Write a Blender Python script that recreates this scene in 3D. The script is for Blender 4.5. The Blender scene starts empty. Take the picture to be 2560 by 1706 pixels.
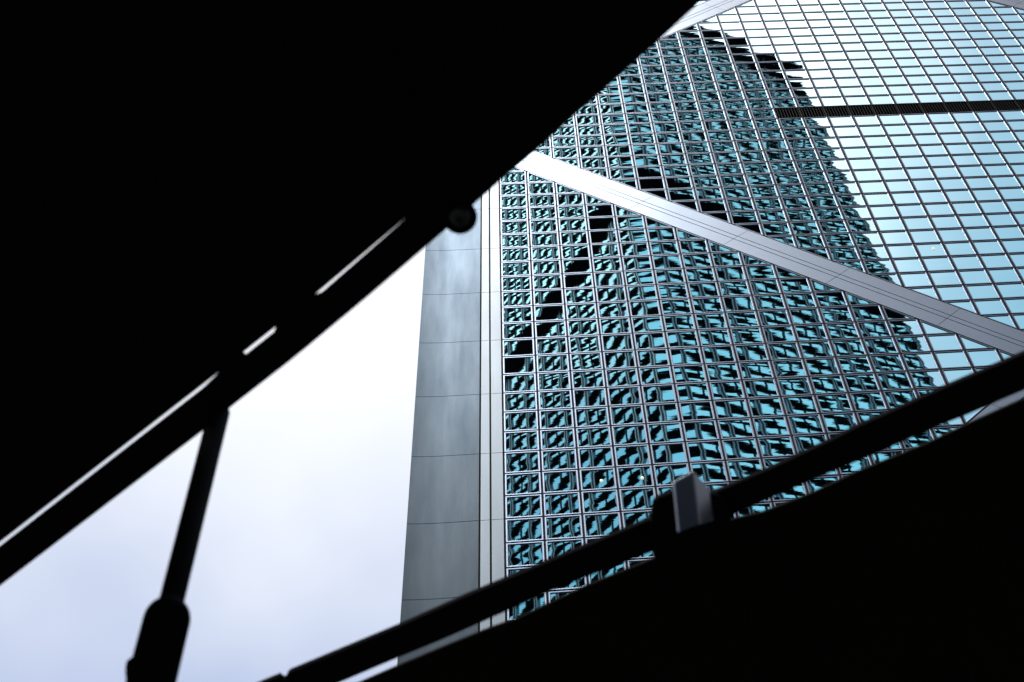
import bpy, bmesh, math, random
from mathutils import Vector, Matrix
random.seed(7)
sc = bpy.context.scene
COL = sc.collection
rad = math.radians

# ------------------------------------------------------------------ camera
CELL = 4.0 / 3.0                      # one window module of the tower, metres
EYE = 1.6
FPX, CX, CY, W, H = 4063.9042, 1843.5543, 853.0, 2560.0, 1706.0
RC = [[0.9911959919, 0.1309962070, -0.0192483589],
      [-0.0514974385, 0.5153556413, 0.8554277157],
      [0.1219775365, -0.8469052820, 0.5175644152]]
def tow(v): return Vector((v[0], v[2], -v[1]))
RIGHT, DOWN, FWD = tow(RC[0]), tow(RC[1]), tow(RC[2])
cam_d = bpy.data.cameras.new("camera")
cam = bpy.data.objects.new("camera", cam_d)
COL.objects.link(cam)
cam.matrix_world = Matrix(((RIGHT.x, -DOWN.x, -FWD.x, 0), (RIGHT.y, -DOWN.y, -FWD.y, 0),
                           (RIGHT.z, -DOWN.z, -FWD.z, EYE), (0, 0, 0, 1)))
cam_d.sensor_width = 36.0
cam_d.lens = FPX / W * 36.0
cam_d.shift_x = 0.5 - CX / W
cam_d.clip_start, cam_d.clip_end = 0.05, 20000
cam_d.dof.use_dof = True
cam_d.dof.focus_distance = 80.0
cam_d.dof.aperture_fstop = 10.0
sc.camera = cam

# ------------------------------------------------------------------ world, sun, exposure
SUN_AZ, SUN_EL = 199.0, 69.0          # behind thin cloud, behind the viewer and a little left
sunv = Vector((math.sin(rad(SUN_AZ)) * math.cos(rad(SUN_EL)), math.cos(rad(SUN_AZ)) * math.cos(rad(SUN_EL)), math.sin(rad(SUN_EL))))
sun_d = bpy.data.lights.new("sun", 'SUN')
sun_d.energy, sun_d.angle, sun_d.color = 4.5, rad(16), (1.0, 0.985, 0.97)
sun = bpy.data.objects.new("sun", sun_d)
COL.objects.link(sun)
sun.rotation_euler = sunv.to_track_quat('Z', 'Y').to_euler()
sc.view_settings.view_transform = 'Standard'
sc.view_settings.look = 'None'
sc.view_settings.exposure = 0.0
sc.view_settings.gamma = 1.0

class NT:
    """small helper to wire shader nodes"""
    def __init__(s, tree): s.t = tree; s.n = tree.nodes; s.l = tree.links
    def new(s, kind, **kw):
        n = s.n.new(kind)
        for k, v in kw.items(): setattr(n, k, v)
        return n
    def put(s, sock, v):
        if isinstance(v, bpy.types.NodeSocket): s.l.new(v, sock)
        elif v is not None: sock.default_value = v
    def m(s, op, a, b=None, c=None):
        n = s.new('ShaderNodeMath', operation=op)
        s.put(n.inputs[0], a); s.put(n.inputs[1], b)
        if c is not None: s.put(n.inputs[2], c)
        return n.outputs[0]
    def vm(s, op, a, b=None):
        n = s.new('ShaderNodeVectorMath', operation=op)
        s.put(n.inputs[0], a); s.put(n.inputs[1], b)
        return n.outputs['Value'] if op in ('DOT_PRODUCT', 'LENGTH') else n.outputs[0]
    def xyz(s, x, y, z):
        n = s.new('ShaderNodeCombineXYZ')
        s.put(n.inputs[0], x); s.put(n.inputs[1], y); s.put(n.inputs[2], z)
        return n.outputs[0]
    def noise(s, vec, scale, detail=2.0, rough=0.5):
        n = s.new('ShaderNodeTexNoise')
        s.put(n.inputs['Vector'], vec); s.put(n.inputs['Scale'], scale)
        n.inputs['Detail'].default_value = detail; n.inputs['Roughness'].default_value = rough
        return n.outputs['Fac']
    def ramp(s, fac, stops, interp='LINEAR'):
        n = s.new('ShaderNodeValToRGB'); cr = n.color_ramp; cr.interpolation = interp
        while len(cr.elements) < len(stops): cr.elements.new(0.5)
        for e, (p, c) in zip(cr.elements, stops):
            e.position = p; e.color = (*c, 1) if len(c) == 3 else c
        s.put(n.inputs[0], fac)
        return n.outputs[0]
    def mix(s, fac, a, b):
        n = s.new('ShaderNodeMix', data_type='RGBA')
        s.put(n.inputs[0], fac)
        s.put(n.inputs[6], (*a, 1) if isinstance(a, tuple) and len(a) == 3 else a)
        s.put(n.inputs[7], (*b, 1) if isinstance(b, tuple) and len(b) == 3 else b)
        return n.outputs[2]

world = bpy.data.worlds.new("World")
sc.world = world
world.use_nodes = True
w = NT(world.node_tree)
w.n.clear()
out = w.new('ShaderNodeOutputWorld')
sky = w.new('ShaderNodeTexSky', sky_type='NISHITA', sun_disc=False)
sky.sun_elevation, sky.sun_rotation = rad(SUN_EL), rad(SUN_AZ)
bg_sky = w.new('ShaderNodeBackground'); w.l.new(sky.outputs[0], bg_sky.inputs[0]); bg_sky.inputs[1].default_value = 0.08
tc = w.new('ShaderNodeTexCoord')
dirv = w.vm('NORMALIZE', tc.outputs['Generated'])
cosang = w.vm('DOT_PRODUCT', dirv, tuple(sunv))
ang = w.m('MULTIPLY', w.m('ARCCOSINE', w.m('MINIMUM', cosang, 0.99999)), 57.2958)
cl = w.noise(dirv, 2.6, 4.0, 0.55)
cl2 = w.noise(dirv, 7.0, 3.0, 0.5)
wob = w.m('ADD', w.m('MULTIPLY', w.m('SUBTRACT', cl, 0.5), 16.0), w.m('MULTIPLY', w.m('SUBTRACT', cl2, 0.5), 5.0))
angw = w.m('ADD', ang, wob)
# thin cloud: bright aureole round the hidden sun, thinning to pale blue away from it
cloud = w.ramp(w.m('DIVIDE', angw, 120.0), [
    (0.0, (6.0, 5.5, 5.3)), (11 / 120, (5.0, 4.5, 4.3)), (16 / 120, (3.8, 3.1, 2.9)), (20 / 120, (2.2, 1.68, 1.58)), (24 / 120, (1.16, 1.06, 1.12)),
    (28 / 120, (0.74, 0.85, 0.95)), (40 / 120, (1.10, 1.15, 1.18)), (50 / 120, (1.18, 1.20, 1.26)), (56 / 120, (0.86, 0.92, 1.06)), (61 / 120, (0.58, 0.67, 0.90)), (70 / 120, (0.42, 0.52, 0.76)), (1.0, (0.38, 0.48, 0.66))], 'LINEAR')
# added: sky behind the viewer dimmed away from the sun to darken metal reflections
sxyz = w.new('ShaderNodeSeparateXYZ'); w.l.new(dirv, sxyz.inputs[0])
def sstep(v, a, b):
    n = w.new('ShaderNodeMapRange', interpolation_type='SMOOTHSTEP')
    w.put(n.inputs[0], v); n.inputs[1].default_value, n.inputs[2].default_value = a, b
    return n.outputs[0]
back_dim = w.m('MULTIPLY', sstep(ang, 26.0, 40.0), sstep(w.m('MULTIPLY', sxyz.outputs[1], -1.0), 0.05, 0.45))
bg_cl = w.new('ShaderNodeBackground'); w.l.new(cloud, bg_cl.inputs[0])
w.l.new(w.m('MULTIPLY_ADD', back_dim, -0.72, 1.0), bg_cl.inputs[1])
mixs = w.new('ShaderNodeMixShader'); mixs.inputs[0].default_value = 0.9
w.l.new(bg_sky.outputs[0], mixs.inputs[1]); w.l.new(bg_cl.outputs[0], mixs.inputs[2]); w.l.new(mixs.outputs[0], out.inputs[0])

# ------------------------------------------------------------------ materials
def mat(name, col, rough=0.5, metal=0.0, spec=0.5):
    m = bpy.data.materials.new(name); m.use_nodes = True
    b = m.node_tree.nodes['Principled BSDF']
    b.inputs['Base Color'].default_value = (*col, 1)
    b.inputs['Roughness'].default_value = rough
    b.inputs['Metallic'].default_value = metal
    b.inputs['Specular IOR Level'].default_value = spec
    return m, NT(m.node_tree), b

def mottled(name, c1, c2, scale, rough, metal=0.0, spec=0.5, stretch=(1, 1, 1), rvar=0.08, bump=0.0):
    m, t, b = mat(name, c1, rough, metal, spec)
    co = t.new('ShaderNodeTexCoord').outputs['Object']
    v = t.vm('MULTIPLY', co, stretch)
    n = t.noise(v, scale, 5.0, 0.6)
    t.l.new(t.mix(t.m('MULTIPLY_ADD', n, 2.0, -0.5), c1, c2), b.inputs['Base Color'])
    t.l.new(t.m('MULTIPLY_ADD', t.m('SUBTRACT', n, 0.5), rvar * 2, rough), b.inputs['Roughness'])
    if bump:
        bn = t.new('ShaderNodeBump'); bn.inputs['Distance'].default_value = 1.0
        t.l.new(t.m('MULTIPLY', n, bump), bn.inputs['Height']); t.l.new(bn.outputs[0], b.inputs['Normal'])
    return m

def glass_mat(name, col):
    """reflective coated glass; every pane is bowed and roller-waved a little differently"""
    m, t, b = mat(name, col, 0.012, 1.0)
    uv = t.new('ShaderNodeUVMap', uv_map='UVMap').outputs[0]
    pid = t.new('ShaderNodeAttribute', attribute_name='pane_id').outputs['Fac']
    s = t.new('ShaderNodeSeparateXYZ'); t.l.new(uv, s.inputs[0])
    u, v = s.outputs[0], s.outputs[1]
    r2 = t.m('FRACT', t.m('MULTIPLY', pid, 37.7)); r3 = t.m('FRACT', t.m('MULTIPLY', pid, 91.3))
    pill = t.m('MULTIPLY', t.m('POWER', v, 4.0), t.m('MULTIPLY_ADD', r2, 0.0078, 0.0006))
    pil2 = t.m('MULTIPLY', t.m('MULTIPLY', v, v), t.m('MULTIPLY_ADD', r3, 0.0024, -0.0012))
    pil3 = t.m('MULTIPLY', t.m('MULTIPLY', u, u), t.m('MULTIPLY_ADD', r2, 0.0024, -0.0012))
    ph = t.m('MULTIPLY', pid, 80.0)
    roll = t.m('MULTIPLY', t.m('SINE', t.m('MULTIPLY_ADD', v, 19.0, ph)), t.m('MULTIPLY_ADD', r3, 0.00002, 0.0))
    n1 = t.noise(t.xyz(t.m('MULTIPLY', u, 0.55), t.m('MULTIPLY', v, 1.35), t.m('MULTIPLY', pid, 61.0)), 1.0, 1.0, 0.4)
    n2 = t.noise(t.xyz(t.m('MULTIPLY', u, 1.0), t.m('MULTIPLY', v, 5.0), t.m('MULTIPLY', pid, 23.0)), 2.2, 2.0, 0.5)
    tilt = t.m('ADD', t.m('MULTIPLY', u, t.m('MULTIPLY_ADD', r3, 0.003, -0.0015)), t.m('MULTIPLY', v, t.m('MULTIPLY_ADD', r2, 0.008, -0.004)))
    h = t.m('ADD', t.m('ADD', t.m('ADD', pill, pil2), t.m('ADD', pil3, roll)),
            t.m('ADD', tilt, t.m('ADD', t.m('MULTIPLY', n1, t.m('MULTIPLY_ADD', r3, 0.0022, 0.0007)), t.m('MULTIPLY', n2, 0.00008))))
    bn = t.new('ShaderNodeBump'); bn.inputs['Distance'].default_value = 1.0
    t.l.new(h, bn.inputs['Height']); t.l.new(bn.outputs[0], b.inputs['Normal'])
    return m

M_GLASS = glass_mat("coated_glass", (0.31, 0.635, 0.765))
M_FRAME = mottled("window_aluminium", (0.112, 0.148, 0.205), (0.10, 0.132, 0.185), 0.35, 0.42, 0.97, rvar=0.03)
M_BRACE = mottled("brace_aluminium", (0.205, 0.255, 0.325), (0.165, 0.21, 0.272), 0.4, 0.45, 0.95, stretch=(1, 1, 1), rvar=0.05)
M_STEEL = mottled("brushed_steel", (0.030, 0.037, 0.043), (0.014, 0.0185, 0.0225), 0.8, 0.34, 1.0, stretch=(2.4, 1, 0.35), rvar=0.06, bump=0.0006)
M_STEEL.node_tree.nodes['Principled BSDF'].inputs['Specular Tint'].default_value = (0.58, 0.61, 0.65, 1)
M_STRIP = mottled("strip_steel", (0.062, 0.080, 0.098), (0.052, 0.069, 0.085), 0.6, 0.48, 0.95, stretch=(2, 1, 0.3), rvar=0.04)
M_GAP = mat("joint_gasket", (0.008, 0.008, 0.010), 0.8, 0, 0.1)[0]
M_LOUV = mat("louvre_black", (0.002, 0.0018, 0.002), 0.9, 0, 0.0)[0]
M_SLAT = mat("louvre_slat", (0.006, 0.006, 0.007), 0.7, 0, 0.05)[0]

# ------------------------------------------------------------------ mesh helpers
def link(name, me, parent=None, m=None, label=None, cat=None, group=None, kind=None):
    o = bpy.data.objects.new(name, me); COL.objects.link(o)
    if parent: o.parent = parent
    if m is not None and me is not None and not me.materials: me.materials.append(m)
    if label: o['label'] = label
    if cat: o['category'] = cat
    if group: o['group'] = group
    if kind: o['kind'] = kind
    return o
def empty(name, loc, label, cat, group=None):
    o = bpy.data.objects.new(name, None); COL.objects.link(o)
    o.location = loc; o.empty_display_size = 0.2
    o['label'] = label; o['category'] = cat
    if group: o['group'] = group
    return o
class MB:
    """collects faces, makes one mesh"""
    def __init__(s): s.v = []; s.f = []; s.mi = []; s.uv = []; s.pid = []
    def face(s, pts, mi=0, uv=None, pid=0.0):
        k = len(s.v); s.v += [tuple(p) for p in pts]; s.f.append(list(range(k, k + len(pts))))
        s.mi.append(mi); s.uv.append(uv or [(0, 0)] * len(pts)); s.pid.append(pid)
    def hexa(s, b, t, mi=0):
        """prism between bottom loop b and top loop t"""
        n = len(b); s.face(b[::-1], mi); s.face(t, mi)
        for i in range(n):
            j = (i + 1) % n
            s.face([b[i], b[j], t[j], t[i]], mi)
    def box(s, x0, x1, y0, y1, z0, z1, mi=0):
        s.hexa([(x0, y0, z0), (x1, y0, z0), (x1, y1, z0), (x0, y1, z0)],
               [(x0, y0, z1), (x1, y0, z1), (x1, y1, z1), (x0, y1, z1)], mi)
    def mesh(s, name, mats, offset=(0, 0, 0), weld=False):
        me = bpy.data.meshes.new(name)
        me.from_pydata([(p[0] - offset[0], p[1] - offset[1], p[2] - offset[2]) for p in s.v], [], s.f)
        for m in mats: me.materials.append(m)
        me.polygons.foreach_set('material_index', s.mi)
        ul = me.uv_layers.new(name='UVMap')
        ul.data.foreach_set('uv', [c for f in s.uv for p in f for c in p])
        at = me.attributes.new('pane_id', 'FLOAT', 'FACE'); at.data.foreach_set('value', s.pid)
        bm = bmesh.new(); bm.from_mesh(me)
        if weld: bmesh.ops.remove_doubles(bm, verts=bm.verts, dist=1e-5)
        bmesh.ops.recalc_face_normals(bm, faces=bm.faces) if weld else None
        bm.to_mesh(me); bm.free(); me.update()
        return me
def bevel(o, wdt, seg=2):
    b = o.modifiers.new('bevel', 'BEVEL'); b.width = wdt; b.segments = seg; b.limit_method = 'ANGLE'; b.angle_limit = rad(30)
def lathe(prof, seg=48):
    """profile [(r, z)] turned about z; smooth"""
    bm = bmesh.new(); rings = []
    for r, z in prof:
        if r < 1e-6: rings.append([bm.verts.new((0, 0, z))])
        else: rings.append([bm.verts.new((r * math.cos(2 * math.pi * i / seg), r * math.sin(2 * math.pi * i / seg), z)) for i in range(seg)])
    for a, b in zip(rings, rings[1:]):
        for i in range(seg):
            j = (i + 1) % seg
            if len(a) == 1 and len(b) == 1: continue
            if len(a) == 1: bm.faces.new((a[0], b[j], b[i]))
            elif len(b) == 1: bm.faces.new((a[i], a[j], b[0]))
            else: bm.faces.new((a[i], a[j], b[j], b[i]))
    bmesh.ops.recalc_face_normals(bm, faces=bm.faces)
    for f in bm.faces: f.smooth = True
    me = bpy.data.meshes.new('lathe'); bm.to_mesh(me); bm.free()
    return me
def ray(x, y):
    """direction through photo pixel (2560 wide)"""
    return RIGHT * ((x - CX) / FPX) + DOWN * ((y - CY) / FPX) + FWD
EYEV = Vector((0, 0, EYE))
def on_z(x, y, z): d = ray(x, y); return EYEV + d * ((z - EYE) / d.z)
def on_y(x, y, Y): d = ray(x, y); return EYEV + d * (Y / d.y)

# ------------------------------------------------------------------ ground
gm = mottled("asphalt", (0.045, 0.045, 0.047), (0.06, 0.06, 0.062), 0.7, 0.85, 0, 0.3)
g = MB(); g.face([(-3000, -3000, 0), (3000, -3000, 0), (3000, 3000, 0), (-3000, 3000, 0)])
link("ground", g.mesh("ground", [gm]), None, None, "dark asphalt ground under the towers", "ground", kind="structure")

# ------------------------------------------------------------------ the braced glass tower
C0, R0, D0 = 1.0776664, 54.0121459, 25.8031677
def gx(c): return (c - C0) * CELL
def gz(r): return EYE + (R0 - r) * CELL
YF = D0 * CELL                       # outer face of the frames
TOP_R, BOT_R = -41, 54
tower = empty("office_tower", (gx(17), YF, 0), "glass office tower with pale diagonal braces and a steel clad corner", "tower")
TO = (gx(17), YF, 0)
def P(c, r, dy=0.0): return (gx(c), YF + dy, gz(r))
BAND_ROW, BAND_C0, BAND_C1 = -6, 11, 33

def clip(poly, a, b, c):
    """keep the part of a (c,r) polygon where a*c + b*r + c0 >= 0"""
    o = []
    for i in range(len(poly)):
        p, q = poly[i], poly[(i + 1) % len(poly)]
        dp, dq = a * p[0] + b * p[1] + c, a * q[0] + b * q[1] + c
        if dp >= -1e-9: o.append(p)
        if (dp > 1e-9 and dq < -1e-9) or (dp < -1e-9 and dq > 1e-9):
            t = dp / (dp - dq); o.append((p[0] + t * (q[0] - p[0]), p[1] + t * (q[1] - p[1])))
    o2 = []
    for p in o:
        if not o2 or abs(p[0] - o2[-1][0]) + abs(p[1] - o2[-1][1]) > 1e-6: o2.append(p)
    return o2
def area(p): return 0.5 * sum(p[i][0] * p[(i + 1) % len(p)][1] - p[(i + 1) % len(p)][0] * p[i][1] for i in range(len(p)))
def inset(poly, d):
    """inset a convex (c,r) polygon by d cells"""
    if area(poly) < 0: poly = poly[::-1]
    res = list(poly); n = len(poly)
    big = list(poly)
    for i in range(n):
        p, q = poly[i], poly[(i + 1) % n]
        ex, ey = q[0] - p[0], q[1] - p[1]; L = math.hypot(ex, ey)
        a, b = -ey / L, ex / L
        big = clip(big, a, b, -(a * p[0] + b * p[1]) - d)
        if len(big) < 3: return None
    return big
# braces: (slope sign, intercept): r = s*c + k ; each covers |r - s*c - k| <= 1
BR = [(1, -3.0), (-1, -8.0), (1, -42.0), (-1, 31.0)]
NCOL = 34
def cell_polys(i, j):
    polys = [[(i, j), (i + 1, j), (i + 1, j + 1), (i, j + 1)]]
    for s, k in BR:
        nxt = []
        for p in polys:
            for sg in (1, -1):
                q = clip(p, -s * sg, sg, -sg * k - 1.0)
                if len(q) >= 3 and abs(area(q)) > 0.02: nxt.append(q)
        polys = nxt
    return polys
GAP, FRW = 0.030, 0.047
def add_window(mb, fb, poly, pid):
    p0 = inset(poly, GAP)
    if not p0: return False
    p1 = inset(p0, FRW)
    if not p1 or abs(area(p1)) < 0.01 or len(p1) != len(p0): return False
    cx = sum(p[0] for p in poly) / len(poly); cy = math.floor(sum(p[1] for p in poly) / len(poly)) + 0.5
    cx = math.floor(cx) + 0.5
    mb.face([P(c, r, 0.03) for c, r in p1], 0, [((c - cx) * CELL, (cy - r) * CELL) for c, r in p1], pid)
    # frame: front ring with a small chamfer, inner reveal, outer return
    # match the two loops
    best = min(range(len(p1)), key=lambda k: (p1[k][0] - p0[0][0]) ** 2 + (p1[k][1] - p0[0][1]) ** 2)
    p1 = p1[best:] + p1[:best]
    n = len(p0)
    pm = inset(p0, FRW * 0.72); 
    if pm and len(pm) == n:
        bk = min(range(n), key=lambda k: (pm[k][0] - p0[0][0]) ** 2 + (pm[k][1] - p0[0][1]) ** 2); pm = pm[bk:] + pm[:bk]
    else: pm = p1
    for a in range(n):
        b = (a + 1) % n
        fb.face([P(*p0[a], 0), P(*p0[b], 0), P(*pm[b], 0), P(*pm[a], 0)])
        fb.face([P(*pm[a], 0), P(*pm[b], 0), P(*p1[b], 0.01), P(*p1[a], 0.01)])
        fb.face([P(*p1[a], 0.01), P(*p1[b], 0.01), P(*p1[b], 0.03), P(*p1[a], 0.03)])
        fb.face([P(*p0[b], 0), P(*p0[a], 0), P(*p0[a], 0.07), P(*p0[b], 0.07)])
    return True

# what the viewer can see of each window, to give the nearest ones objects of their own
EDGE = [(0, 1465), (514, 1072), (764, 870), (1063, 618), (1187, 509), (1336, 380), (1492, 240), (1647, 101), (1753, 5)]
BARTOP = [(663, 1706), (997, 1568), (1559, 1328), (1635, 1249), (1735, 1174), (1790, 1233), (2081, 1100), (2560, 886)]
def interp(pts, x):
    if x <= pts[0][0]: return pts[0][1]
    for (x0, y0), (x1, y1) in zip(pts, pts[1:]):
        if x <= x1: return y0 + (y1 - y0) * (x - x0) / (x1 - x0)
    return pts[-1][1]
def proj(p):
    d = Vector(p) - EYEV; z = d.dot(FWD)
    return (CX + FPX * d.dot(RIGHT) / z, CY + FPX * d.dot(DOWN) / z)
def seen_area(poly):
    q = [proj(P(c, r)) for c, r in poly]
    for x, y in q:
        if not (0 < x < W and 0 < y < H) or y < interp(EDGE, x) or y > interp(BARTOP, x): return 0.0
    return abs(area(q))

wins = []
for j in range(TOP_R, BOT_R - 8):
    for i in range(NCOL):
        if j == BAND_ROW and BAND_C0 <= i < BAND_C1: continue
        for p in cell_polys(i, j): wins.append((seen_area(p), i, j, p))
wins.sort(key=lambda t: -t[0])
rest_g, rest_f = MB(), MB()
nsep = 0
for a, i, j, p in wins:
    pid = random.random()
    if nsep < 100:
        mb, fb = MB(), MB()
        if add_window(mb, fb, p, pid):
            nsep += 1
            ctr = P(i + 0.5, j + 0.5)
            wo = link("window", mb.mesh("window", [M_GLASS], ctr), tower)
            wo.location = Vector(ctr) - Vector(TO)
            link("window_frame", fb.mesh("window_frame", [M_FRAME], ctr), wo)
    else: add_window(rest_g, rest_f, p, pid)
n0 = len(rest_g.v)
for k, f in enumerate(rest_f.f):
    rest_g.face([rest_f.v[q] for q in f], 1)
link("window", rest_g.mesh("window_grid", [M_GLASS, M_FRAME], TO), tower, kind="stuff")

# core behind the curtain wall: dark backing of all joints, and the body of the building
c = MB(); c.box(gx(-2.47), gx(36.47), YF + 0.075, YF + 52, 0, gz(TOP_R))
link("wall", c.mesh("wall", [M_GAP], TO), tower)

def panel(mb, quad, g, dy0=0.0, dy1=0.06, m=0):
    """thin metal panel from a (c,r) convex polygon, shrunk by g metres for its joint"""
    q = inset(quad, g / CELL)
    if not q: return
    if area(q) > 0: q = q[::-1]
    mb.hexa([P(c, r, dy1) for c, r in q], [P(c, r, dy0) for c, r in q], m)
# corner cladding: wide panel, narrow strip and edge strip, jointed every three rows
for side in (0, 1):
    cl_ = MB()
    X = (lambda c: c) if side == 0 else (lambda c: 34.0 - c)
    for r in range(TOP_R, BOT_R, 3):
        if (r - 2) % 3: r += (3 - (r - 2) % 3) % 3
        for c0, c1, mi in ((-2.5, -0.64, 2), (-0.64, -0.355, 1), (-0.355, 0.0, 1)):
            a, b = X(c0), X(c1)
            if a > b: a, b = b, a
            q = [(a + 0.026, r + 0.009), (b - 0.026, r + 0.009), (b - 0.026, r + 2.991), (a + 0.026, r + 2.991)]
            if mi == 2:
                sg = 1 if side == 0 else -1
                cs = [-2.5 + 0.018] + [-2.5 + 0.05 * k for k in range(1, 19)] + [-0.64 - 0.024]
                dys = [-0.055 * max(0.0, (-1.6 - c_) / 0.9) ** 2 for c_ in cs]  # bow added at the outer edge so that its reflection turns darker
                zt, zb = gz(r + 0.010), gz(r + 2.990)
                fr = [(gx(X(c_)), YF + d_, c_) for c_, d_ in zip(cs, dys)]
                for (xa, ya, _), (xb, yb_, _) in zip(fr, fr[1:]):
                    cl_.hexa([(xa, ya, zb), (xb, yb_, zb), (xb, YF + 0.06, zb), (xa, YF + 0.06, zb)][::sg],
                             [(xa, ya, zt), (xb, yb_, zt), (xb, YF + 0.06, zt), (xa, YF + 0.06, zt)][::sg], 0)
                continue
            panel(cl_, q, 0.0, 0.0, 0.06, mi)
    link("corner_cladding", cl_.mesh("corner_cladding", [M_STEEL, M_STRIP], TO), tower)
# side returns of the corner, so the tower keeps its skin from other sides
sd = MB()
for xs in (-2.5, 36.5):
    for r in range(TOP_R + 1, BOT_R, 3):
        x0, x1 = (gx(xs), gx(xs) + 0.05) if xs < 0 else (gx(xs) - 0.05, gx(xs))
        for k in range(12):
            sd.box(x0, x1, YF + 0.066 + k * 4.32, YF + 0.066 + k * 4.32 + 4.29, gz(r + 3) + 0.01, gz(r) - 0.01)
link("side_cladding", sd.mesh("side_cladding", [M_STEEL], TO), tower)
# the braces
for s, k in BR:
    b = MB()
    n0 = -60
    lo, hi = (-0.0, 34.0)
    cuts = []
    # cross joints every three modules along the brace: c + s*r = 7 + 6 n
    base = 7.0 if s == 1 else -8.0 - 7.0 + 0
    for n in range(-24, 24):
        if s == 1: t0, t1 = 1.0 + 6 * n, 7.0 + 6 * n          # values of c + r
        else: t0, t1 = 6 * n - 2.0, 6 * n + 4.0               # values of c - r
        for d0, d1 in ((-1.0, -0.165), (-0.165, 0.165), (0.165, 1.0)):
            # corners: v = r - s*c - k in [d0,d1], t = c + s*r in [t0,t1]
            e = 0.022
            pts = []
            for vv, tt in ((d0 + e, t0 + 0.012), (d0 + e, t1 - 0.012), (d1 - e, t1 - 0.012), (d1 - e, t0 + 0.012)):
                # r = s*c + k + v ; t = c + s*r = c + c + s*(k+v)  -> c = (t - s*(k+v))/2
                cc = (tt - s * (k + vv)) / 2; pts.append((cc, s * cc + k + vv))
            q = pts
            for a_, b_, c_ in ((1, 0, -lo - 0.012), (-1, 0, hi - 0.012), (0, 1, -TOP_R), (0, -1, BOT_R - 8)):
                q = clip(q, a_, b_, c_)
                if len(q) < 3: break
            if len(q) >= 3 and abs(area(q)) > 1e-3: panel(b, q, 0.0, -0.004, 0.06)
    if b.f: link("brace", b.mesh("brace", [M_BRACE], TO), tower)
# louvre band of the plant floor
for i in range(BAND_C0, BAND_C1):
    for p in cell_polys(i, BAND_ROW):
        if abs(area(p)) < 0.95: continue
        l = MB(); q = inset(p, GAP)
        x0, x1 = gx(i + GAP), gx(i + 1 - GAP); z0, z1 = gz(BAND_ROW + 1 - GAP), gz(BAND_ROW + GAP)
        l.box(x0, x1, YF + 0.05, YF + 0.07, z0, z1)
        for n in range(8):
            xx = x0 + (x1 - x0) * (n + 0.5) / 8
            l.box(xx - 0.014, xx + 0.014, YF + 0.012, YF + 0.05, z0 + 0.02, z1 - 0.02, 1)
        link("louvre_panel", l.mesh("louvre_panel", [M_LOUV, M_SLAT], TO), tower)
# small lit lamps fixed at three windows
lm, lt, lb = mat("lamp_glow", (0.9, 0.85, 0.6), 0.4)
lb.inputs['Emission Color'].default_value = (1.0, 0.93, 0.62, 1); lb.inputs['Emission Strength'].default_value = 0.75
for c_, r_ in ((2.586, 18.573), (3.684, 18.569), (14.60, 6.41)):
    o = link("lamp", lathe([(0, -0.05), (0.04, -0.04), (0.062, 0.0), (0.04, 0.02), (0, 0.02)], 20), tower, lm)
    o.location = Vector(P(c_, r_, 0.0)) - Vector(TO)
    o.rotation_euler = (rad(90), 0, 0)

# ------------------------------------------------------------------ the dark tower behind the viewer, seen in the glass
corner = Vector((14.0, 2 * YF - 94.4, 0))
ua = Vector((40.0, -24.2, 0)).normalized(); va = Vector((-ua.y * -1 * -1, 0, 0))
va = Vector((ua.y, -ua.x, 0)).normalized()          # along the other face, away from the glass tower
if va.y > 0: va = -va
TWD, CH, TH = 47.0, 2.0, 290.0
M_TG = mottled("tower_glass", (0.58, 0.91, 0.95), (0.51, 0.82, 0.87), 0.05, 0.03, 1.0, rvar=0.01)
M_TD = mat("tower_spandrel_black", (0.003, 0.0035, 0.004), 0.8, 0, 0.0)[0]
M_TM = mat("tower_mullion", (0.02, 0.03, 0.036), 0.6, 0.2, 0.1)[0]
M_TP = mat("tower_pier_steel", (0.34, 0.33, 0.31), 0.45, 0.6)[0]
refl = empty("office_tower", corner, "black banded high rise behind the viewer, seen as a wavy dark reflection in the glass", "tower")
def TP(u, v, z, o=0.0):
    q = corner + ua * u + va * v; return (q.x, q.y, z)
def ring(o):
    """plan outline, chamfered corners, grown outward by o"""
    a, b, h = -o, TWD + o, CH + o * 0.41
    return [(a + h, a), (b - h, a), (b, a + h), (b, b - h), (b - h, b), (a + h, b), (a, b - h), (a, a + h)]
def slab(mb, o, z0, z1, mi=0):
    r = ring(o); mb.hexa([TP(u, v, z0) for u, v in r], [TP(u, v, z1) for u, v in r], mi)
m = MB(); slab(m, 0.0, 0.0, TH - 1.0)
link("glass_wall", m.mesh("glass_wall", [M_TG], corner, weld=True), refl)
m = MB(); m2 = MB()
FH = 3.9
MECH = [(196.0, 203.0), (96.0, 103.0)]
z = 8.0
while z < TH - 9:
    if not any(a - 2 < z < b for a, b in MECH):
        slab(m, 0.15, z, z + 0.78)
        slab(m2, 0.09, z + 0.78, z + 0.90)
        slab(m, 0.15, z + 0.90, z + 1.68)
    z += FH
link("floor_bands", m.mesh("floor_bands", [M_TD], corner, weld=True), refl)
link("bright_trim", m2.mesh("bright_trim", [M_TG], corner, weld=True), refl)
m = MB()
for a, b in MECH: slab(m, 0.30, a, b)
link("plant_floor", m.mesh("plant_floor", [M_TD], corner, weld=True), refl)
m = MB(); slab(m, 0.32, TH - 9, TH); slab(m, -3.0, TH, TH + 2.5)
link("crown", m.mesh("crown", [M_TD], corner, weld=True), refl)
m = MB(); mp = MB()
def bar2(mb, u0, u1, v0, v1, z0, z1):
    mb.hexa([TP(u0, v0, z0), TP(u1, v0, z0), TP(u1, v1, z0), TP(u0, v1, z0)], [TP(u0, v0, z1), TP(u1, v0, z1), TP(u1, v1, z1), TP(u0, v1, z1)])
nb = 9
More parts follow.
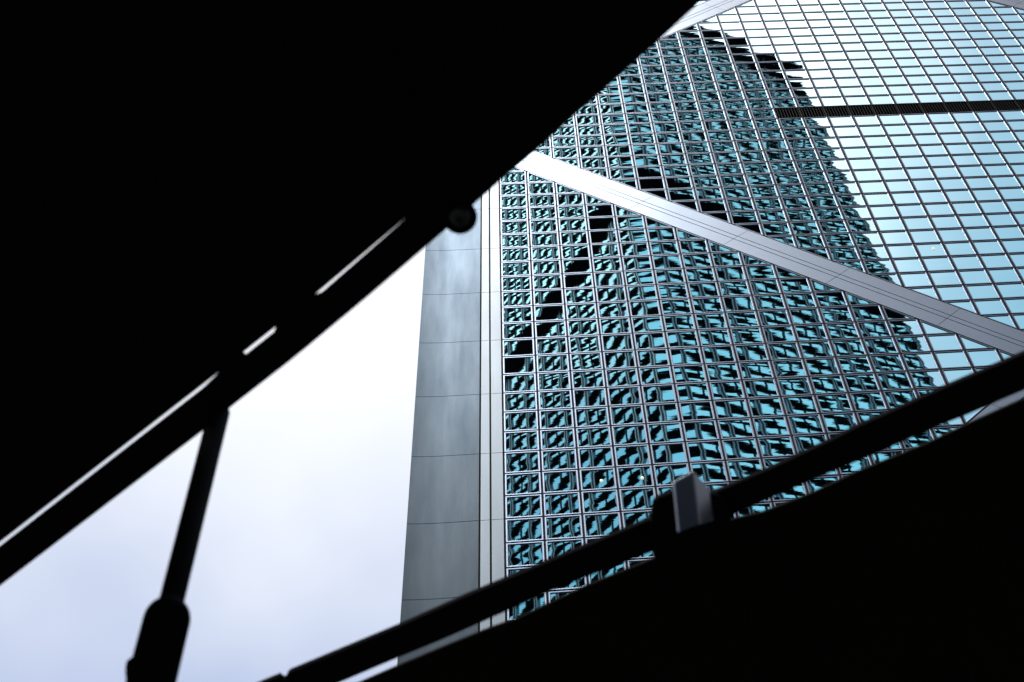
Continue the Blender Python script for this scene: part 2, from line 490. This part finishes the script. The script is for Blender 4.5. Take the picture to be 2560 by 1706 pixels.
for i in range(nb * 2 + 1):
    p = CH + 0.3 + (TWD - 2 * CH - 0.6) * i / (nb * 2)
    if i % 2 == 0:
        for d in (-0.34, 0.16):
            bar2(mp, p + d, p + d + 0.16, -0.22, -0.02, 0, TH - 9); bar2(mp, -0.22, -0.02, p + d, p + d + 0.16, 0, TH - 9)
        bar2(m, p - 0.17, p + 0.15, -0.16, -0.02, 0, TH - 9); bar2(m, -0.16, -0.02, p - 0.17, p + 0.15, 0, TH - 9)
    else:
        bar2(m, p - 0.09, p + 0.09, -0.12, -0.02, 0, TH - 9)
for i in range(nb):                                   # the other face has one wide-set mullion to a bay
    p = CH + 0.3 + (TWD - 2 * CH - 0.6) * (i + 0.5) / nb
    bar2(m, -0.10, -0.02, p - 0.08, p + 0.08, 0, TH - 9)
link("mullions", m.mesh("mullions", [M_TM], corner, weld=True), refl)
link("piers", mp.mesh("piers", [M_TP], corner, weld=True), refl)

# ------------------------------------------------------------------ the dark stall in front of the camera
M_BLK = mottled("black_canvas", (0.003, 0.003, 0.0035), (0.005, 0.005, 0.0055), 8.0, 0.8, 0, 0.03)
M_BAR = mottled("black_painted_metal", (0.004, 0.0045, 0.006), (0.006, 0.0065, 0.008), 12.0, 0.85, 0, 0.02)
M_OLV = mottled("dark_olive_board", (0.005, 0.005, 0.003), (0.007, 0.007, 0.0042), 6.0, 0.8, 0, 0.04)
M_CLAMP = mottled("blue_grey_clamp_steel", (0.0045, 0.009, 0.022), (0.006, 0.012, 0.027), 30.0, 0.35, 1.0, 0.5, rvar=0.03)
M_LENS = mat("lens_glass", (0.006, 0.010, 0.009), 0.08, 0, 0.35)[0]

HC = EYE + 1.9                         # underside of the canopy
def flat(mb, pts, t, mi=0, top=None):
    """slab from a horizontal outline"""
    b = [tuple(p) for p in pts]
    t_ = [(p[0], p[1], p[2] + t) for p in pts] if top is None else [tuple(p) for p in top]
    mb.hexa(b, t_, mi)
SL_UP = [(0, 1356), (541, 935.5), (615, 876), (686, 820), (792, 733), (1010, 549), (1130, 447), (1240, 352), (1400, 205), (1560, 55), (1640, -22), (1800, -180)]
outer = [(0, 1465.4), (257, 1268.5), (514, 1072), (583, 1013), (720, 906.5), (765, 870), (920, 741), (1063, 618.3), (1113, 575.4), (1186.5, 509),
         (1249.5, 452.6), (1335.7, 379.7), (1438.5, 285.2), (1491.6, 240.4), (1546.3, 190.7), (1597.7, 144.2), (1647.4, 101.1), (1703.8, 48), (1753.5, 2), (1840, -82), (1960, -200)]
canopy = empty("canopy", (0, 0.2, HC), "black canopy overhead with thin light slots along its edge beam", "canopy")
CO = (0, 0.2, HC)
# panel: from the slot line inward, over the viewer
pl = [on_z(x, y, HC) for x, y in SL_UP]
d0 = (pl[0] - pl[1]).normalized()
pl = [pl[0] + d0 * 1.6] + pl
back = [Vector((pl[-1].x + 0.4, -2.2, HC)), Vector((pl[0].x - 0.6, -2.2, HC))]
mb = MB(); flat(mb, pl + back, 0.003)
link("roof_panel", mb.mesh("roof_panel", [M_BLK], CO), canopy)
# edge beam with three slots notched in its inner side
ob = [on_z(x, y, HC) for x, y in outer]
d1 = (ob[0] - ob[1]).normalized()
ob = [ob[0] + d1 * 1.6] + ob
def upper(x): return interp(SL_UP, x)
inner = []
def slot(x0, x1, w0, w1, r0=True, r1=True):
    """notch lower boundary, pixels; w = vertical pixel width at each end"""
    o = []
    n = 14
    for i in range(n + 1):
        f = i / n; x = x0 + (x1 - x0) * f; wv = w0 + (w1 - w0) * f
        e = min((x - x0) / 6.0 if r0 else 1, (x1 - x) / 6.0 if r1 else 1, 1)
        wv *= math.sqrt(max(0.0, 1 - (1 - e) ** 2))
        o.append((x, upper(x) + wv))
    return o
inner += slot(0, 547, 8.5, 7.5, r0=False)
inner += [(575, upper(575) - 3)]
inner += slot(609, 690, 9.0, 8.5)
inner += [(735, upper(735) - 3)]
inner += slot(789, 1013, 8.2, 0.2)
inner += [(x, y - 3) for x, y in SL_UP[6:]]
i0 = [on_z(x, y, HC) for x, y in inner]; i1 = [on_z(x, y, HC + 0.0025) for x, y in inner]
e0 = (i0[0] - i0[1]).normalized()
i0 = [i0[0] + e0 * 1.6] + i0; i1 = [i1[0] + e0 * 1.6] + i1
mb = MB()
bot = ob + i0[::-1]; top = [Vector((p.x, p.y, p.z + 0.0025)) for p in ob] + i1[::-1]
bot = [Vector((p.x, p.y, p.z - 0.004)) if k >= len(ob) and False else p for k, p in enumerate(bot)]
flat(mb, bot, 0, 0, top)
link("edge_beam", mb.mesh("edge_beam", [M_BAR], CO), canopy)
# the beam's upstand: a deeper rail along the outer edge, above the sheet
mb = MB()
for a, b in zip(ob, ob[1:]):
    t = (b - a).normalized(); nrm = Vector((t.y, -t.x, 0))
    if nrm.y > 0: nrm = -nrm
    q = [a + nrm * 0.004, b + nrm * 0.004, b + nrm * 0.03, a + nrm * 0.03]
    flat(mb, [Vector((p.x, p.y, HC + 0.0028)) for p in q], 0.03)
link("edge_rail", mb.mesh("edge_rail", [M_BAR], CO), canopy)

# vertical telescopic post under the beam
pt = on_z(548, 1030, HC)
dist = math.hypot(pt.x, pt.y)
def at_dist(x, y): d = ray(x, y); k = dist / math.hypot(d.x, d.y); return EYEV + d * k
ps = at_dist(428, 1512)
slant = (at_dist(455, 1420) - EYEV).dot(FWD); slant2 = (at_dist(395, 1640) - EYEV).dot(FWD)
rt = 29.8 * slant / FPX; rs = 58.5 * slant2 / FPX
post = empty("support_post", (pt.x, pt.y, 0), "black vertical telescopic post with a thicker round shouldered sleeve", "post")
o = link("tube", lathe([(0, ps.z - 0.3), (rt, ps.z - 0.3), (rt, HC - 0.001), (0, HC - 0.001)], 40), post, M_BAR)
zs = ps.z
prof = [(0, 0.01), (rs, 0.01), (rs, zs - 0.75)]
prof += [(rs, zs - 1.00)]
prof = [(0, 0.012), (rs, 0.012), (rs, zs - 0.028)]
for k in range(9):
    a = k / 8 * math.pi / 2
    prof.append((rs - 0.020 * (1 - math.cos(a)), zs - 0.028 + 0.028 * math.sin(a)))
prof += [(rt + 0.001, zs + 0.002), (rt + 0.001, zs - 0.05)]
link("sleeve", lathe(prof, 48), post, M_BAR)
# locking button on the sleeve's left side
kb = at_dist(331, 1665)
kn = link("lock_button", lathe([(0, 0), (0.016, 0.001), (0.018, 0.008), (0.013, 0.016), (0, 0.018)], 24), post, M_BAR)
lv = Vector((-RIGHT.x, -RIGHT.y, 0)).normalized()
kn.location = Vector((0, 0, kb.z)) + lv * (rs - 0.0145)
kn.rotation_euler = lv.to_track_quat('Z', 'Y').to_euler()
ft = MB(); ft.box(-0.13, 0.13, -0.13, 0.13, 0.0, 0.012)
link("foot_plate", ft.mesh("foot_plate", [M_BAR]), post)

# round lamp fixed to the outer edge of the beam
lc = on_z(1149.6, 542.5, HC - 0.004)
ld = (lc - EYEV); ls = ld.dot(FWD); lr = 43.0 * ls / FPX
lamp = empty("round_lamp", lc, "small round black rimmed lamp with dark glass hanging under the canopy edge", "lamp")
ax = -ld.normalized()
qr = ax.to_track_quat('Z', 'Y').to_euler()
o = link("rim", lathe([(0, -0.022), (lr * 0.7, -0.022), (lr * 0.97, -0.008), (lr, 0.0), (lr * 0.96, 0.006), (lr * 0.80, 0.004), (lr * 0.78, -0.002), (0, -0.006)], 56), lamp, M_BAR); o.rotation_euler = qr
o = link("lens_ring", lathe([(lr * 0.80, 0.0042), (lr * 0.79, 0.0062), (lr * 0.74, 0.0062), (lr * 0.73, 0.003)], 56), lamp, M_CLAMP); o.rotation_euler = qr
o = link("lens", lathe([(lr * 0.77, -0.001), (lr * 0.6, 0.006), (lr * 0.3, 0.010), (0, 0.011)], 56), lamp, M_LENS); o.rotation_euler = qr

# lower right: the underside of a second roof, beyond the gap; its near edge is slightly bowed
HS = HC + 0.02
st = [(903.6, 1706), (993.3, 1667), (1100, 1622), (1226, 1571), (1292, 1548), (1465, 1466), (1638, 1396), (1740, 1345), (1838, 1297), (1905, 1282),
      (1936, 1270), (2032, 1233), (2138, 1183), (2321, 1108), (2416, 1062.5), (2560, 998)]
sp = [on_z(x, y, HS) for x, y in st]
dl = (sp[0] - sp[1]).normalized(); dr = (sp[-1] - sp[-2]).normalized()
sp = [sp[0] + dl * 1.2] + sp + [sp[-1] + dr * 1.6]
mb = MB()
f0 = [tuple(p) for p in sp] + [(sp[-1].x + 0.5, sp[-1].y + 3.0, HS), (sp[0].x + 1.5, sp[0].y + 3.0, HS)]
RO = (sp[0].x, sp[0].y, HS)
mb.hexa(f0, [(x, y, z_ + 0.004) for x, y, z_ in f0])
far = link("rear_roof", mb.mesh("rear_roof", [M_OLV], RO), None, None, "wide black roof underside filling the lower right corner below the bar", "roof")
far.location = RO

# bar with its clamp, crossing the gap just below the roofs
ZB = HC - 0.012
tb = [(663, 1706), (699.6, 1691), (704, 1695), (709, 1699), (715, 1697), (719, 1687), (724, 1681.5), (997.4, 1567.6), (1165.7, 1491.7), (1338.7, 1419.2), (1558.4, 1328), (1640, 1293),
      (1788, 1232), (1928, 1172), (2081, 1101), (2147, 1067), (2377, 964), (2560, 885)]
bb = [(850.5, 1706), (992.3, 1645.7), (1100, 1601.8), (1263.9, 1529), (1376, 1477.6), (1460, 1445), (1642.5, 1374.8), (1824, 1291.5), (1950.5, 1235), (2051.5, 1191.5), (2200, 1129.7), (2349, 1063.8), (2410.7, 1040), (2560, 975.4)]
tp = [on_z(x, y, ZB) for x, y in tb]; bp = [on_z(x, y, ZB) for x, y in bb]
dT = (tp[-1] - tp[-4]).normalized(); dB = (tp[0] - tp[8]).normalized()
tp = [tp[0] + dB * 0.7] + tp + [tp[-1] + dT * 0.9]
bp = [bp[0] + dB * 0.8] + bp + [bp[-1] + dT * 0.9]
bar = empty("cross_bar", tuple(tp[0]), "sloping black bar crossing below the tower with a squarish clamp midway", "bar")
BO = tuple(tp[0])
loop = tp + bp[::-1]
mb = MB(); mb.hexa([tuple(p) for p in loop], [(p.x, p.y, ZB + 0.008) for p in loop])
o = link("rail", mb.mesh("rail", [M_BAR], BO, weld=True), bar)
pp = [(1627, 1310), (1632, 1262), (1640, 1250), (1684, 1234), (1710, 1226), (1790, 1240), (1822, 1262), (1832, 1290), (1826, 1318), (1780, 1352), (1660, 1402), (1636, 1400)]
cp = [on_z(x, y, ZB - 0.014) for x, y in pp]
mb = MB(); mb.hexa([tuple(p) for p in cp], [(p.x, p.y, ZB - 0.002) for p in cp])
o = link("clamp_plate", mb.mesh("clamp_plate", [M_BAR], BO, weld=True), bar); bevel(o, 0.003, 2)
# block hanging under the plate: a lower face and a flank that catches the sky
def on_plane(x, y, p0, n):
    d = ray(x, y); return EYEV + d * ((p0 - EYEV).dot(n) / d.dot(n))
zl = ZB - 0.06
a1 = on_z(1732, 1177, zl)
fn = Vector((0.80, -0.60, -0.06)).normalized()
a2, b1, b2 = on_plane(1750, 1314, a1, fn), on_plane(1775, 1226, a1, fn), on_plane(1784, 1302, a1, fn)
ln = (a2 - a1).cross(Vector((1.0, 0.25, -0.45))).normalized()
l1, l2 = on_plane(1681, 1206, a1, ln), on_plane(1694, 1336, a1, ln)
front = [l1, a1, b1, b2, a2, l2]
backp = [p + (p - EYEV).normalized() * 0.05 for p in front]
mb = MB()
mb.face([tuple(p) for p in (l1, l2, a2, a1)]); mb.face([tuple(p) for p in (a1, a2, b2, b1)])
mb.face([tuple(p) for p in backp])
for q in range(6):
    r_ = (q + 1) % 6
    mb.face([tuple(p) for p in (front[q], front[r_], backp[r_], backp[q])])
o = link("clamp_block", mb.mesh("clamp_block", [M_CLAMP], BO, weld=True), bar); bevel(o, 0.003, 2)
